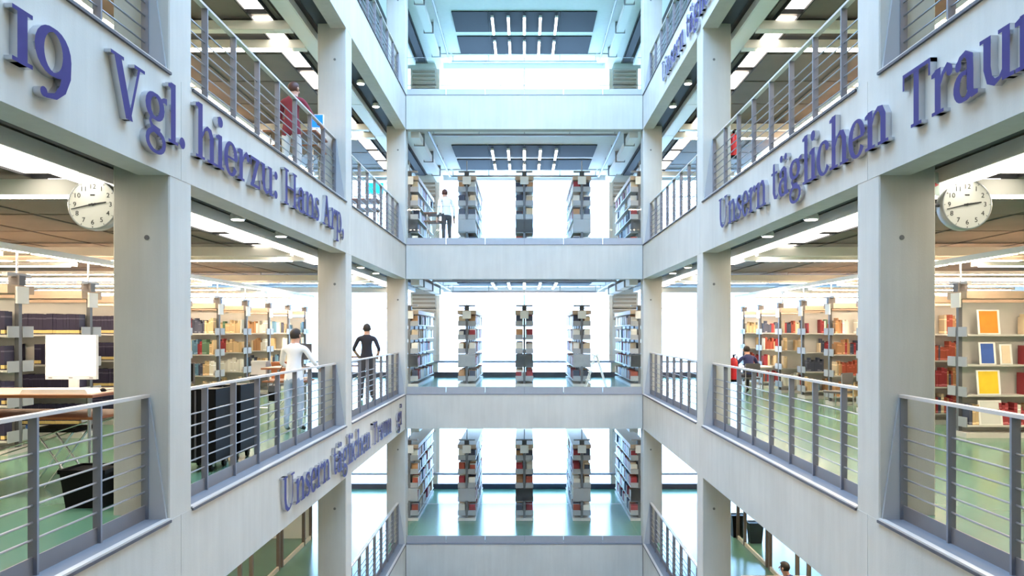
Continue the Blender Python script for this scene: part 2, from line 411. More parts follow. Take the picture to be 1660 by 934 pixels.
def gl(c):
    if c == '1': return .21, stem(.105, 0, XH, True, 'full')
    if c == '9': return .36, [('s', arcp(.18, .20, .135, .155, 0, 360, n=24)), ('s', [(.315, .20, ST), (.31, .08, ST), (.27, -.03, .07), (.2, -.10, .045), (.10, -.125, TH)]), ('d', .085, -.105, .035)]
    if c == 'V': return .50, [('s', [(.09, CAP, .10), (.26, .0, .10)]), ('s', [(.41, CAP, .035), (.26, .0, .035)]), ('b', .0, CAP - .028, .18, CAP), ('b', .33, CAP - .028, .49, CAP)]
    if c == 'g': return .38, [('s', arcp(.16, .245, .115, .105, 0, 360, n=20)), ('s', [(.25, .32, TH), (.31, .345, .045), (.36, .345, .06)]), ('s', [(.10, .16, TH), (.075, .10, .04), (.11, .05, .06), (.24, .03, .075)]), ('s', arcp(.17, -.06, .14, .095, 0, 360, thick=.06, n=20))]
    if c == 'l': return .19, stem(.095, 0, ASC)
    if c == '.': return .15, [('d', .075, .05, .055)]
    if c == ',': return .17, [('d', .085, .05, .055), ('s', [(.12, .04, .05), (.11, -.05, .04), (.06, -.10, .02)])]
    if c == ':': return .15, [('d', .075, .05, .055), ('d', .075, .30, .055)]
    if c == 'h': return .41, stem(.09, 0, ASC) + arch(.12, .32)
    if c == 'n': return .41, stem(.09, 0, XH) + arch(.12, .32)
    if c == 'm': return .62, stem(.09, 0, XH) + arch(.12, .31) + arch(.34, .53)
    if c == 'i': return .19, stem(.095, 0, XH) + [('d', .095, .50, .058)]
    if c == 'e': return .32, [('s', arcp(.16, .175, .12, .175, 5, 330, n=22)), ('b', .06, .17, .30, .195)]
    if c == 'c': return .31, [('s', arcp(.165, .175, .125, .175, 50, 325, n=20)), ('d', .25, .285, .045)]
    if c == 'r': return .31, stem(.09, 0, XH) + [('s', [(.12, .22, TH), (.17, .30, .04), (.23, .335, .06), (.28, .30, .07)]), ('d', .265, .295, .045)]
    if c == 'z': return .32, [('b', .03, XH - .035, .29, XH), ('b', .03, 0, .30, .035), ('s', [(.24, XH - .02, ST), (.08, .02, ST)]), ('b', .03, XH - .11, .055, XH), ('b', .275, 0, .30, .11)]
    if c == 'u': return .41, [('s', [(.09, XH, ST), (.09, .14, ST), (.12, .05, .075), (.18, .015, .05), (.24, .03, TH), (.30, .10, TH)]), ('b', .0, XH - .028, .09, XH), ('b', .22, XH - .028, .31, XH)] + [('b', .31 - ST / 2, 0, .31 + ST / 2, XH), ('b', .31, 0, .40, .028)]
    if c == 'H': return .56, stem(.12, 0, CAP, True, 'full') + stem(.44, 0, CAP, True, 'full') + [('b', .12, .235, .44, .262)]
    if c == 'a': return .35, [('s', [(.06, .27, .06), (.10, .325, .045), (.165, .345, .045), (.225, .30, ST), (.23, .20, ST), (.23, .08, ST), (.26, .02, .06), (.33, .02, TH)]), ('s', arcp(.15, .105, .10, .10, 70, 340, n=16)), ('d', .075, .275, .042)]
    if c == 'ä': w_, p = gl('a'); return w_, p + [('d', .10, .47, .045), ('d', .24, .47, .045)]
    if c == 's': return .27, [('s', [(.23, .285, TH), (.19, .335, TH), (.13, .345, .04), (.07, .315, .06), (.06, .26, .075), (.11, .205, ST), (.18, .16, ST), (.215, .10, .075), (.19, .035, .06), (.12, .01, .04), (.06, .03, TH), (.035, .09, TH)]), ('b', .21, .26, .235, .345), ('b', .025, .01, .05, .10)]
    if c == 'A': return .54, [('s', [(.25, CAP, .035), (.10, .0, .035)]), ('s', [(.25, CAP + .005, .10), (.42, .0, .10)]), ('b', .14, .15, .36, .178), ('b', .02, 0, .19, .028), ('b', .33, 0, .52, .028)]
    if c == 'p': return .40, [('b', .09 - ST / 2, -.17, .09 + ST / 2, XH), ('b', .0, -.17, .18, -.142), ('b', .0, XH - .03, .09, XH), ('s', arcp(.205, .175, .13, .172, -150, 150, n=20))]
    if c == 'U': return .54, [('s', [(.12, CAP, ST), (.12, .18, ST), (.15, .07, .08), (.22, .02, .06), (.29, .015, TH), (.37, .06, TH), (.41, .16, TH), (.415, CAP, TH)]), ('b', .03, CAP - .028, .21, CAP), ('b', .34, CAP - .028, .49, CAP)]
    if c == 't': return .25, [('s', [(.10, .47, .05), (.10, .40, .075), (.10, .10, ST), (.13, .03, .06), (.19, .015, .04), (.24, .05, TH)]), ('b', .01, XH - .03, .22, XH)]
    if c == 'T': return .50, stem(.25, 0, CAP, True, None) + [('b', .02, CAP - .035, .48, CAP), ('b', .02, CAP - .14, .05, CAP), ('b', .45, CAP - .14, .48, CAP)]
    raise KeyError(c)
def glyph_mesh(c, sx):
    wd, prims = gl(c)
    b = MB(); eps = 0
    for p in prims:
        eps += .0006
        y0, y1 = -.055 - eps, -.0
        if p[0] == 'b': polys = [[(p[1], p[2]), (p[3], p[2]), (p[3], p[4]), (p[1], p[4])]]
        elif p[0] == 'p': polys = [p[1]]
        elif p[0] == 'd': polys = [[(p[1] + p[3] * math.cos(2 * PI * k / 14), p[2] + p[3] * math.sin(2 * PI * k / 14)) for k in range(14)]]
        else:
            pts = p[1]; L = []; R = []
            for k, (x, y, wv) in enumerate(pts):
                a = pts[max(0, k - 1)]; e = pts[min(len(pts) - 1, k + 1)]
                if p[0] == 's' and abs(pts[0][0] - pts[-1][0]) < 1e-6 and abs(pts[0][1] - pts[-1][1]) < 1e-6 and k in (0, len(pts) - 1):
                    a, e = pts[-2], pts[1]
                dx, dy = e[0] - a[0], e[1] - a[1]; q = math.hypot(dx, dy) or 1
                nx, ny = -dy / q * wv / 2, dx / q * wv / 2
                if len(pts) == 2: nx, ny = wv / 2, 0
                L.append((x + nx, y + ny)); R.append((x - nx, y - ny))
            o = len(b.v); n = len(pts)
            for yy in (y0, y1):
                for q_ in range(n): b.v += [(L[q_][0], yy, L[q_][1]), (R[q_][0], yy, R[q_][1])]
            for q_ in range(n - 1):
                i0 = o + 2 * q_
                b.face([i0, i0 + 1, i0 + 3, i0 + 2], 0)
                b.face([i0 + 2 * n, i0 + 2 * n + 2, i0 + 2 * n + 3, i0 + 2 * n + 1], 1)
                b.face([i0, i0 + 2, i0 + 2 + 2 * n, i0 + 2 * n], 1)
                b.face([i0 + 1, i0 + 1 + 2 * n, i0 + 3 + 2 * n, i0 + 3], 1)
            b.face([o, o + 2 * n, o + 2 * n + 1, o + 1], 1); e = o + 2 * (n - 1)
            b.face([e, e + 1, e + 1 + 2 * n, e + 2 * n], 1)
            polys = []
        for poly in polys: b.prism(poly, y0, y1, 0, 1)
    b.v = [(x * sx, y, z) for x, y, z in b.v]
    return b.mesh('letter', ['violet', 'chrome'])
ORD = ['first', 'second', 'third']
def inscribe(side, base, word, ya, yb, where, group):
    """word between depths ya and yb on a side beam; reads +y on the left side, -y on the right side"""
    tot = sum(gl(c)[0] for c in word); sx = abs(yb - ya) / tot
    u = 0; seen = {}
    for c in word:
        y = ya + (u * sx if side < 0 else -u * sx)
        o = obj('letter', glyph_mesh(c, sx), None, (side * (W - .002), y, base), PI / 2 if side < 0 else -PI / 2)
        seen[c] = seen.get(c, 0) + 1
        nm = {'1': 'numeral one', '9': 'numeral nine', '.': 'full stop', ',': 'comma', ':': 'colon'}.get(c, ('numeral ' if c.isdigit() else ('capital letter ' if c.isupper() else 'letter ')) + c)
        pre = ORD[seen[c] - 1] + ' ' if word.count(c) > 1 else ''
        tag(o, 'violet metal %s%s of "%s" on the %s' % (pre, nm, word, where), 'letter', group)
        u += gl(c)[0]
inscribe(-1, 3.52, '19', 4.93, 5.60, 'beam facing the Traum beam', 'letters of the Vgl. inscription')
inscribe(-1, 3.53, 'Vgl.', 6.13, 7.50, 'beam facing the Traum beam', 'letters of the Vgl. inscription')
inscribe(-1, 3.53, 'hierzu:', 7.72, 10.30, 'beam facing the Traum beam', 'letters of the Vgl. inscription')
inscribe(-1, 3.53, 'Hans', 10.52, 12.40, 'beam facing the Traum beam', 'letters of the Vgl. inscription')
inscribe(-1, 3.53, 'Arp,', 12.55, 14.08, 'beam facing the Traum beam', 'letters of the Vgl. inscription')
inscribe(1, 3.50, 'Unsern', 13.07, 10.48, 'beam above the orange displays', 'letters of the Traum inscription')
inscribe(1, 3.50, 'täglichen', 10.28, 6.96, 'beam above the orange displays', 'letters of the Traum inscription')
inscribe(1, 3.50, 'Traum', 6.72, 4.55, 'beam above the orange displays', 'letters of the Traum inscription')
inscribe(-1, -.71, 'Unsern', 10.48, 13.05, 'low beam under the white-shirted reader', 'letters of the low inscription')
inscribe(-1, -.71, 'täglichen', 13.27, 16.50, 'low beam under the white-shirted reader', 'letters of the low inscription')
inscribe(-1, -.71, 'Traum', 16.72, 19.10, 'low beam under the white-shirted reader', 'letters of the low inscription')
inscribe(-1, -.71, 'gi', 20.0, 20.75, 'low beam under the white-shirted reader', 'letters of the low inscription')
inscribe(1, 7.68, 'Unsern', 18.5, 15.9, 'uppermost lettered beam', 'letters of the uppermost inscription')
inscribe(1, 7.68, 'täglichen', 15.7, 12.4, 'uppermost lettered beam', 'letters of the uppermost inscription')

# ------------------------------------------------------------------ ceiling services
def lampname(base, pts, hidden=False):      # lamps the picture does not show end in _offscreen
    for x, y, z in pts:
        if y > .3:
            u, v = 850 + F * x / y, 537 - F * (z - CAMZ) / y
            if 0 < u < 1660 and 0 < v < 934 and not hidden: return base
    return base + '_offscreen'
for i in (0, 1, 2, 3):
    z = LV[i]
    for s in (-1, 1):
        here = '%s, %s' % (LEV[i], SIDE[s])
        # long white light channel behind the beam
        lit = i == 1
        t = thing('light_channel' if lit else 'ceiling_duct', ('long white light channel behind the beam, ' if lit else 'long white duct behind the beam, ') + here, 'lamp' if lit else 'duct', (s * 4.18, 4.0, z + 3.28), group='long light channels' if lit else 'long white ducts')
        MB().box(-.16, .16, 0, 24.6, -.06, .08).build('housing', 'duct', t)
        for k in range(8):
            MB().box(-.135, .135, .02 + 3.05 * k, 3.03 + 3.05 * k, -.066, -.058).build('diffuser' if lit else 'underside_panel', 'lamp_soft' if lit else 'duct', t)
        for k in range(10):
            MB().box(-.01, .01, .3 + 2.6 * k, .32 + 2.6 * k, .08, .17).build('hanger', 'grey', t)
        # black cable tray with spots
        t = thing('cable_tray', 'black cable tray tight behind the beam, ' + here, 'tray', (s * 3.78, 4.0, z + 3.33), group='black cable trays')
        MB().box(-.13, .13, 0, 24.6, 0, .03).build('tray_bottom', 'tray', t)
        for q in (-.13, .12): MB().box(q, q + .01, 0, 24.6, 0, .09).build('tray_side', 'tray', t)
        for k, y in enumerate((10.1, 11.9, 17.7, 19.5) if i in (1, 2) else ()):
            sp = thing('spot_lamp', 'round white downlight under the cable tray, %s, %s' % (BAY[1 + k // 2], here), 'lamp', (s * 3.74, y, z + 3.243), group='downlights, %s, %s' % (BAY[1 + k // 2], here))
            MB().lathe([(.05, .09), (.09, .06), (.10, 0), (.085, -.01)], n=14).build('can', 'white', sp)
            MB().lathe([(.08, -.01), (.078, -.016)], n=14).build('diffuser', 'lamp_mid', sp)
        # row of flat light panels in a black frame
        if i in (1, 2):
            t = thing('panel_track', 'black track holding a row of flat white lights, ' + here, 'lamp', (s * 4.85, 5.0, z + 3.38), group='panel tracks')
            for q in (-.21, .19): MB().box(q, q + .025, 0, 23, -.03, .05).build('track_rail', 'tray', t)
            for k in range(15):
                MB().box(-.17, .17, .1 + 1.53 * k, 1.25 + 1.53 * k, -.012, .01).build('light_panel', 'lamp_soft', t)
                MB().box(-.21, .21, 1.38 + 1.53 * k, 1.42 + 1.53 * k, -.03, .06).build('cross_strap', 'tray', t)
        # pairs of white cross ducts flanking each pillar row
        for k, y in enumerate((8.05, 14.45, 15.4, 21.6, 22.5, 28.0, .95)):
            lit = k in (0, 2, 4, 6)
            nm = lampname('cross_duct', [(s * (4.4 + .7 * q), y, z + 3.2) for q in range(16)], i == 0) if lit else 'cross_duct'
            t = thing(nm, 'white cross duct %s, %s, %s' % ('with light strips' if lit else 'without lights', ['behind the clock pillar', 'before the middle pillar', 'behind the middle pillar', 'before the end pillar', 'behind the end pillar', 'by the window', 'by the near end'][k], here), 'duct', (s * 4.34, y, z + 3.25), group='white cross ducts')
            b = MB().box(0, s * 11.5, -.11, .11, -.07, .09); b.build('duct_body', 'duct', t)
            for q in range(4):
                b = MB().box(s * (.3 + 2.8 * q), s * (2.7 + 2.8 * q), -.085, .085, -.078, -.068); b.build('diffuser' if lit else 'underside_panel', 'lamp_warm' if lit else 'duct', t)
            for q in range(5): MB().box(s * (.4 + 2.6 * q), s * (.42 + 2.6 * q), -.01, .01, .09, .2).build('hanger', 'grey', t)
    # end zone over the glass balustrade
    here = 'end zone of the ' + LEV[i]
    for s in (-1, 1):
        t = thing('air_duct', 'pale air duct running to the window, %s, %s' % (here, SIDE[s]), 'duct', (s * 3.12, 22.1, z + 3.2), group='end zone ducts')
        MB().box(-.12, .12, 0, 6.6, -.1, .1).build('duct_body', 'duct', t)
        for k in range(3): MB().box(-.16, .16, .9 + 2.2 * k, .95 + 2.2 * k, -.12, .245).build('duct_clamp', 'grey', t)
        t = thing('pipe_run', 'thin grey pipe beside the air duct, %s, %s' % (here, SIDE[s]), 'pipe', (s * 2.75, 22.1, z + 3.3), group='end zone pipes')
        MB().tube((0, 0, 0), (0, 6.5, 0), .035).build('pipe', 'grey', t)
        for k in range(4): MB().tube((0, .5 + 1.8 * k, 0), (0, .5 + 1.8 * k, .15), .012, 6).build('pipe_hanger', 'grey', t)
    for k in range(5 if i else 0):
        x = -1.02 + .51 * k
        for q in range(2):
            t = thing('strip_lamp', 'short white strip lamp below the black panels, ' + here, 'lamp', (x, 24.45 + 2.05 * q, z + 3.33), group='strip lamps, ' + here)
            MB().box(-.045, .045, 0, 1.5, -.03, .03).build('housing', 'white', t)
            MB().box(-.03, .03, .05, 1.45, -.037, -.03).build('diffuser', 'lamp_mid', t)
            for h in (.2, 1.3): MB().box(-.008, .008, h, h + .016, .03, .12).build('hanger', 'grey', t)
    for k in range(2):
        t = thing('cross_rail', 'grey conduit crossing under the ceiling, ' + here, 'pipe', (0, 22.25 + 6.0 * k, z + 3.22), group='cross conduits, ' + here)
        MB().box(-2.65, 2.65, -.03, .03, -.03, .03).build('rail', 'grey', t)
        for x in (-2.6, -1.3, 0, 1.3, 2.6): MB().box(x - .01, x + .01, -.01, .01, .03, .24).build('hanger', 'grey', t)

# ------------------------------------------------------------------ book ranges
BZ = [.18, .67, 1.16, 1.65]
BZE = [.18, .61, 1.04, 1.47, 1.90]
def make_range(L, bz, stemtop=True):
    t = thing('book_range', '', 'bookshelf')
    D = .28
    pm = BX(-.03, .03, -.035, .035, .02, 2.27, mats='post', name='upright')
    n = max(2, round(L / 1.2) + 1)
    for k in range(n): obj('upright', pm, t, (.04 + (L - .08) * k / (n - 1), 0, 0))
    MB().box(.05, L - .05, -.006, .006, .1, 2.2).build('back_panel', 'shelf', t)
    MB().box(0, L, -D, D, 0, .085).build('plinth', 'shelf', t)
    bmh = [BX(.02, L - .02, -D, -.03, 0, .03, mats='shelf', name='shelf_board'), BX(.02, L - .02, .03, D, 0, .03, mats='shelf', name='shelf_board')]
    br = [MB().box(0, .016, -D, -.04, -.01, .15).mesh('bracket', 'bracket'), MB().box(0, .016, .04, D, -.01, .15).mesh('bracket', 'bracket')]
    for z in bz:
        for q in (0, 1):
            obj('shelf_board', bmh[q], t, (0, 0, z)); obj('bracket', br[q], t, (0, 0, z)); 
    MB().box(0, L, -D - .01, D + .01, 2.26, 2.38).build('canopy', 'shelf_beige', t)
    e = MB().box(-.03, .0, -.13, .13, 2.12, 2.36).build('end_sign', 'white', t)
    if stemtop:
        MB().tube((.06, 0, 2.4), (.06, 0, 2.86), .016, 8).build('lamp_stem', 'grey', t)
        MB().box(-.02, .14, -.07, .07, 2.38, 2.52).build('clamp', 'darkgrey', t)
        MB().box(.02, .10, -.26, .26, 2.50, 2.55).build('lamp_arm', 'grey', t)
    return t
BOOKS = []       # (centre, half sizes (local x,y,z) world axes aligned, colour index, where)
PAL = {'journal': [0], 'mixed': [1, 2, 3, 4, 5, 6, 7, 8, 9], 'warm': [2, 3, 4, 9, 9, 8, 5], 'pale': [8, 8, 3, 9, 3, 6, 5], 'end': [8, 8, 5, 1, 3, 4, 8, 2, 5], 'reds': [1, 1, 4, 3, 5, 2]}
def fill(x0, x1, z, pal, place, hmax=.36):
    x = x0; run = random.choice(PAL[pal])
    while x < x1:
        th = random.uniform(.028, .06) if pal != 'journal' else random.uniform(.05, .065)
        if random.random() < (.03 if pal == 'journal' else .05): x += random.uniform(.1, .35); continue
        if x + th > x1: break
        h = random.uniform(.23, hmax) if pal != 'journal' else .33 + random.uniform(-.006, .006)
        dp = random.uniform(.16, .22)
        if random.random() < .35: run = random.choice(PAL[pal])
        place(x + th / 2, th / 2 - .001, dp / 2, z + .03 + h / 2, h / 2, run)
        x += th
rngA = make_range(6.0, BZ); rngB = make_range(4.2, BZE)
usedA = usedB = False
ORDW = ['first', 'second', 'third', 'fourth', 'fifth', 'sixth', 'seventh', 'eighth', 'ninth']
ROWS = [11.0 + 1.8 * k for k in range(9)]
for i in (1, 2):
    for s in (-1, 1):
        for k, y in enumerate(ROWS):
            if s > 0 and k == 0: continue
            t = copy_tree(rngA) if usedA else rngA; usedA = True
            t.location = (s * 7.15, y, LV[i] + FZ); t.rotation_euler = (0, 0, 0 if s > 0 else PI)
            tag(t, '%s pale double book range along the aisle from the clock, %s, %s' % (ORDW[k], LEV[i], SIDE[s]), 'bookshelf', 'book ranges beside the aisles')
            for lv, z in enumerate(BZ):
                if s < 0 and i == 1 and k < 3: pal = 'journal'
                else: pal = random.choice(['warm', 'pale', 'pale', 'mixed'] if s < 0 else ['reds', 'warm', 'reds', 'mixed'])
                def place(u, hu, hv, zz, hz, ci, s=s, y=y, i=i, k=k):
                    BOOKS.append(((s * (7.15 + u), y - .265 + hv + random.uniform(0, .012), LV[i] + FZ + zz), (hu, hv, hz), ci, i, s, 'side', ORDW[k] + ' aisle range'))
                if s > 0 and i == 1 and k == 1:
                    if lv == 0: fill(.06, 4.0, z, pal, place)
                    else: fill(.95 if lv < 4 else .1, 4.0, z, pal, place)
                else: fill(.06, 4.2 if k < 4 else 2.2, z, pal, place)
for i in (0, 1, 2):
    for q, x in enumerate((-3.6, -1.8, 0, 1.8, 3.6)):
        t = copy_tree(rngB) if usedB else rngB; usedB = True
        t.location = (x, 24.2, LV[i] + FZ); t.rotation_euler = (0, 0, PI / 2)
        pos = ['outer range, Vgl. side', 'inner range, Vgl. side', 'centre range', 'inner range, Traum side', 'outer range, Traum side'][q]
        tag(t, 'pale double book range running to the window, %s, %s' % (pos, LEV[i]), 'bookshelf', 'book ranges of the end zone')
        if q in (0, 2, 4): MB().box(-.02, -.002, -.27, .27, .63, 1.02).build('grey_plate', 'bracket', t)
        for lv, z in enumerate(BZE):
            for sd in (-1, 1):
                if sd * x > 1 and False: continue
                pal = 'end'
                def place(u, hu, hv, zz, hz, ci, x=x, sd=sd, i=i, q=q):
                    BOOKS.append(((x + sd * (.265 - hv), 24.2 + u, LV[i] + FZ + zz), (hv, hu, hz), ci, i, 1 if x > 0 else -1, 'end', ['outer', 'inner', 'centre', 'inner', 'outer'][q] + ' window range'))
                fill(.03, 4.1, z, pal, place, .31)
# individual books: the 300 largest in view; the rest one uncountable mass
BC = [(.020, .016, .050), (.30, .03, .04), (.42, .22, .10), (.62, .50, .34), (.36, .07, .04), (.05, .06, .10), (.10, .22, .34), (.10, .20, .12), (.72, .70, .64), (.55, .40, .22)]
BN = ['dark violet bound journal with cream label', 'dark red book', 'tan book', 'cream book', 'rust brown book', 'blue-black book', 'blue book', 'dark green book', 'white book', 'ochre book']
def bookmat(name, c, journal=False):
    m, n, l, b = newmat(name)
    tc = n.new('ShaderNodeTexCoord'); sp = n.new('ShaderNodeSeparateXYZ'); l.new(tc.outputs['Generated'], sp.inputs[0])
    r = n.new('ShaderNodeValToRGB'); r.color_ramp.interpolation = 'CONSTANT'; e = r.color_ramp.elements
    lab = (.72, .55, .22, 1) if journal else tuple(min(1, v * 1.6 + .12) for v in c) + (1,)
    e[0].position = 0; e[0].color = c + (1,); e[1].position = .05; e[1].color = lab
    e2 = e.new(.20 if journal else .14); e2.color = c + (1,)
    e3 = e.new(.74); e3.color = tuple(min(1, v * 1.5 + .06) for v in c) + (1,); e4 = e.new(.80); e4.color = c + (1,)
    l.new(sp.outputs['Z'], r.inputs['Fac']); l.new(r.outputs['Color'], b.inputs['Base Color']); b.inputs['Roughness'].default_value = .55
    return m
for k, c in enumerate(BC): M['book%d' % k] = bookmat(BN[k], c, k == 0)
def px(p): return 850 + F * p[0] / p[1], 537 - F * (p[2] - CAMZ) / p[1]
OCC = [(190, 316), (518, 574), (627, 660), (1040, 1072), (1126, 1181), (1389, 1514)]
def score(b):
    x, y = px(b[0])
    if not (8 < x < 1652 and 5 < y < 929): return 0
    if any(a < x < c for a, c in OCC): return 0
    off = abs(x - 850) / F
    if b[5] == 'side':                        # hidden behind a beam?
        d = 3.45 / off; z = CAMZ + (537 - y) / F * d
        for L in (-4.2, 0, 4.2, 8.4):
            if L - BH - .1 < z < L + .05: return 0
        if b[3] == 1 and b[4] < 0 and 75 < x < 157 and 545 < y < 640: return 0
        yr = b[0][1] + .27                    # hidden behind the next nearer range?
        if abs(b[0][0]) * (yr - 1.8) / yr > 7.1 and yr > ROWS[0 if b[4] < 0 else 1] + .5: return 0
        return 4 * b[1][0] * b[1][2] / b[0][1] ** 2
    if b[0][1] > 26.5: return 0
    ex = abs(b[0][0])
    d = YE; z = CAMZ + (537 - y) / F * d
    for L in (-4.2, 0, 4.2, 8.4):
        if L - BH < z < L + .05: return 0
    return 4 * b[1][2] * (b[1][1] * ex / b[0][1] + .3 * b[1][0]) / b[0][1] ** 2
sc_ = sorted(range(len(BOOKS)), key=lambda k: -score(BOOKS[k]))
top = set(k for k in sc_[:290] if score(BOOKS[k]) > 0)
cache = {}
for k in sc_[:290]:
    if k not in top: continue
    c, h, ci, i, s, kind, rg_ = BOOKS[k]
    key = (ci, round(h[0], 3), round(h[1], 3), round(h[2], 2))
    hh = key[1:]
    if key not in cache: cache[key] = BX(-hh[0], hh[0], -hh[1], hh[1], -h[2], h[2], mats='book%d' % ci, name='book')
    o = obj('book', cache[key], None, c)
    pl = '%s, %s, %s' % (rg_, LEV[i], SIDE[s])
    tag(o, '%s on the %s' % (BN[ci], pl), 'book', '%s, %s' % (BN[ci], pl))
import array
vs = []; fs = []; cols = []
for k, (c, h, ci, i, s, kind, rg_) in enumerate(BOOKS):
    if k in top: continue
    o = len(vs)
    for dz in (-1, 1):
        for dx, dy in ((-1, -1), (1, -1), (1, 1), (-1, 1)): vs.append((c[0] + dx * h[0], c[1] + dy * h[1], c[2] + dz * h[2]))
    for q in ((4, 5, 6, 7), (0, 1, 5, 4), (1, 2, 6, 5), (2, 3, 7, 6), (3, 0, 4, 7)): fs.append([o + a for a in q])
    j = random.uniform(.8, 1.2); cols += [tuple(min(1, v * j) for v in BC[ci]) + (1,)] * 5
me = bpy.data.meshes.new('shelved_books'); me.from_pydata(vs, [], fs); me.update()
ca = me.color_attributes.new('tint', 'FLOAT_COLOR', 'CORNER')
flat = array.array('f')
for c4 in cols: flat.extend(c4 * 4)
ca.data.foreach_set('color', flat)
m, n, l, b = newmat('assorted book cloth'); vc = n.new('ShaderNodeVertexColor'); vc.layer_name = 'tint'; l.new(vc.outputs[0], b.inputs['Base Color']); b.inputs['Roughness'].default_value = .6
me.materials.append(m)
tag(obj('shelved_books', me), 'rows of assorted books filling the farther shelves', 'books', kind='stuff')
# long lamps carried on the range stems
for i in (1, 2):
    for s in (-1, 1):
        t = thing('range_lamp', 'long white lamp carried on the range stems, %s, %s' % (LEV[i], SIDE[s]), 'lamp', (s * 7.21, 9.4, LV[i] + 2.955), group='lamps on range stems')
        MB().box(-.05, .05, 0, 17.0, -.04, .05).build('housing', 'white', t)
        for k in range(9): MB().box(-.04, .04, .1 + 1.88 * k, 1.8 + 1.88 * k, -.046, -.04).build('diffuser', 'lamp_warm', t)
        # lamps over the row canopies
        for k, y in enumerate(ROWS):
            if (s > 0 and k == 0): continue
            t = thing(lampname('row_lamp', [(s * (7.26 + .4 * q), y - .28, LV[i] + 2.86) for q in range(13)]), 'white lamp over the %s book range along the aisle, %s, %s' % (ORDW[k], LEV[i], SIDE[s]), 'lamp', (s * 7.26, y - .28, LV[i] + 2.86), group='lamps over the book rows')
            MB().box(0, s * 5.2, -.06, .06, -.03, .03).build('housing', 'white', t)
            MB().box(s * .1, s * 5.1, -.045, .045, -.036, -.03).build('diffuser', 'lamp_warm', t)
# face-out displays on the right-hand range by the clock pillar
def display(x, z, wd, ht, mat, lab):
    t = thing('magazine', lab, 'magazine', (x, 12.8 - .285, FZ + z), group='face-out magazines')
    b = MB(); b.prism([(-wd / 2, 0), (wd / 2, 0), (wd / 2, ht), (-wd / 2, ht)], 0, .012); o = b.build('cover', 'white', t)
    b = MB(); b.prism([(-wd / 2 + .03, .02), (wd / 2 - .035, .02), (wd / 2 - .035, ht - .02), (-wd / 2 + .03, ht - .02)], -.003, 0); b.build('print', mat, o)
    for ch in t.children: ch.rotation_euler = (-.12, 0, 0)
M['pr_orange'] = plain('orange print', (.85, .25, .02), .5, var=.4, scale=4)
M['pr_yellow'] = plain('yellow print', (.85, .55, .02), .5, var=.3, scale=4)
M['pr_blue'] = plain('blue print', (.03, .10, .40), .5, var=.3, scale=5)
M['pr_pale'] = plain('pale print', (.62, .64, .62), .5)
M['pr_cream'] = plain('cream print', (.72, .60, .44), .5)
display(7.52, 1.68, .36, .40, 'pr_orange', 'white-edged orange magazine displayed face out, topmost by the pillar clock')
display(7.50, 1.19, .27, .36, 'pr_blue', 'blue magazine displayed face out under the orange one')
display(7.80, 1.19, .20, .33, 'pr_cream', 'cream booklet beside the blue magazine')
display(7.52, .70, .38, .40, 'pr_yellow', 'white-edged yellow magazine displayed face out')
display(7.55, .21, .38, .40, 'pr_pale', 'pale grey magazine displayed face out, lowest of the display')
for xx, mm, nm in ((7.18, 'bracket', 0), ):
    pass

# ------------------------------------------------------------------ clocks, signs, extinguishers
def text_mesh(ch, size, mat):
    cu = bpy.data.curves.new('t', 'FONT'); cu.body = ch; cu.size = size; cu.align_x = 'CENTER'; cu.align_y = 'CENTER'; cu.extrude = .001
    o = bpy.data.objects.new('t', cu); COL.objects.link(o)
    me = bpy.data.meshes.new_from_object(o.evaluated_get(bpy.context.evaluated_depsgraph_get()))
    bpy.data.objects.remove(o); bpy.data.curves.remove(cu)
    me.transform(Matrix.Rotation(PI / 2, 4, 'X')); me.materials.clear(); me.materials.append(M[mat])
    return me
NUM = {k: text_mesh(str(k), .064, 'ink') for k in range(0, 10)}
for s, xc in ((-1, 4.155), (1, 4.262)):
    z = CAMZ + (537 - 333) / F * 7.5; R = .243
    t = thing('wall_clock', 'round station clock with dark numerals beside the pillar, ' + SIDE[s], 'clock', (xc * s, 7.5, z), group='pillar clocks')
    smooth(MB().lathe([(R - .02, .075), (R, .06), (R, -.045), (R - .012, -.055), (R - .02, -.048)], n=40, axis='y').build('case', 'clock_rim', t))
    MB().lathe([(R - .018, -.046), (R - .018, -.05)], n=40, axis='y').build('dial', 'clock_face', t)
    for k in range(1, 13):
        a = PI / 2 - k * PI / 6; ds = str(k)
        for q, dg in enumerate(ds): obj('numeral', NUM[int(dg)], t, (.172 * math.cos(a) + (q - (len(ds) - 1) / 2) * .036, -.0515, .172 * math.sin(a)))
    for k in range(12):
        a = k * PI / 6
        MB().bar((.212 * math.cos(a), -.0515, .212 * math.sin(a)), (.222 * math.cos(a), -.0515, .222 * math.sin(a)), .008, .003).build('tick', 'ink', t)
    MB().box(-.022, .022, -.052, -.05, .085, .098).build('dial_print', 'ink', t)
    def hand(nm, ang, ln, wd, y):
        a = PI / 2 - math.radians(ang); d = Vector((math.cos(a), 0, math.sin(a))); nrm = Vector((-math.sin(a), 0, math.cos(a)))
        pts = [-.035 * d + nrm * wd, -.035 * d - nrm * wd, ln * d - nrm * wd * .6, ln * d + nrm * wd * .6]
        b = MB(); b.prism([(p.x, p.z) for p in pts], y - .003, y); b.build(nm, 'ink', t)
    hand('hour_hand', 81, .135, .010, -.056); hand('minute_hand', 257, .205, .007, -.060)
    MB().lathe([(.012, -.05), (.012, -.066)], n=10, axis='y').build('hub', 'ink', t)
    MB().tube((-s * (R - .02), .01, 0), (-s * (xc - W - PW), .01, 0), .018).build('bracket', 'darkgrey', t)
t = thing('arrow_sign', 'small pale sign with red arrow on the pillar beside the clock', 'sign', (W + PW, 7.52, 3.20))
MB().box(0, .17, -.006, .006, -.10, .12).build('plate', 'sign', t)
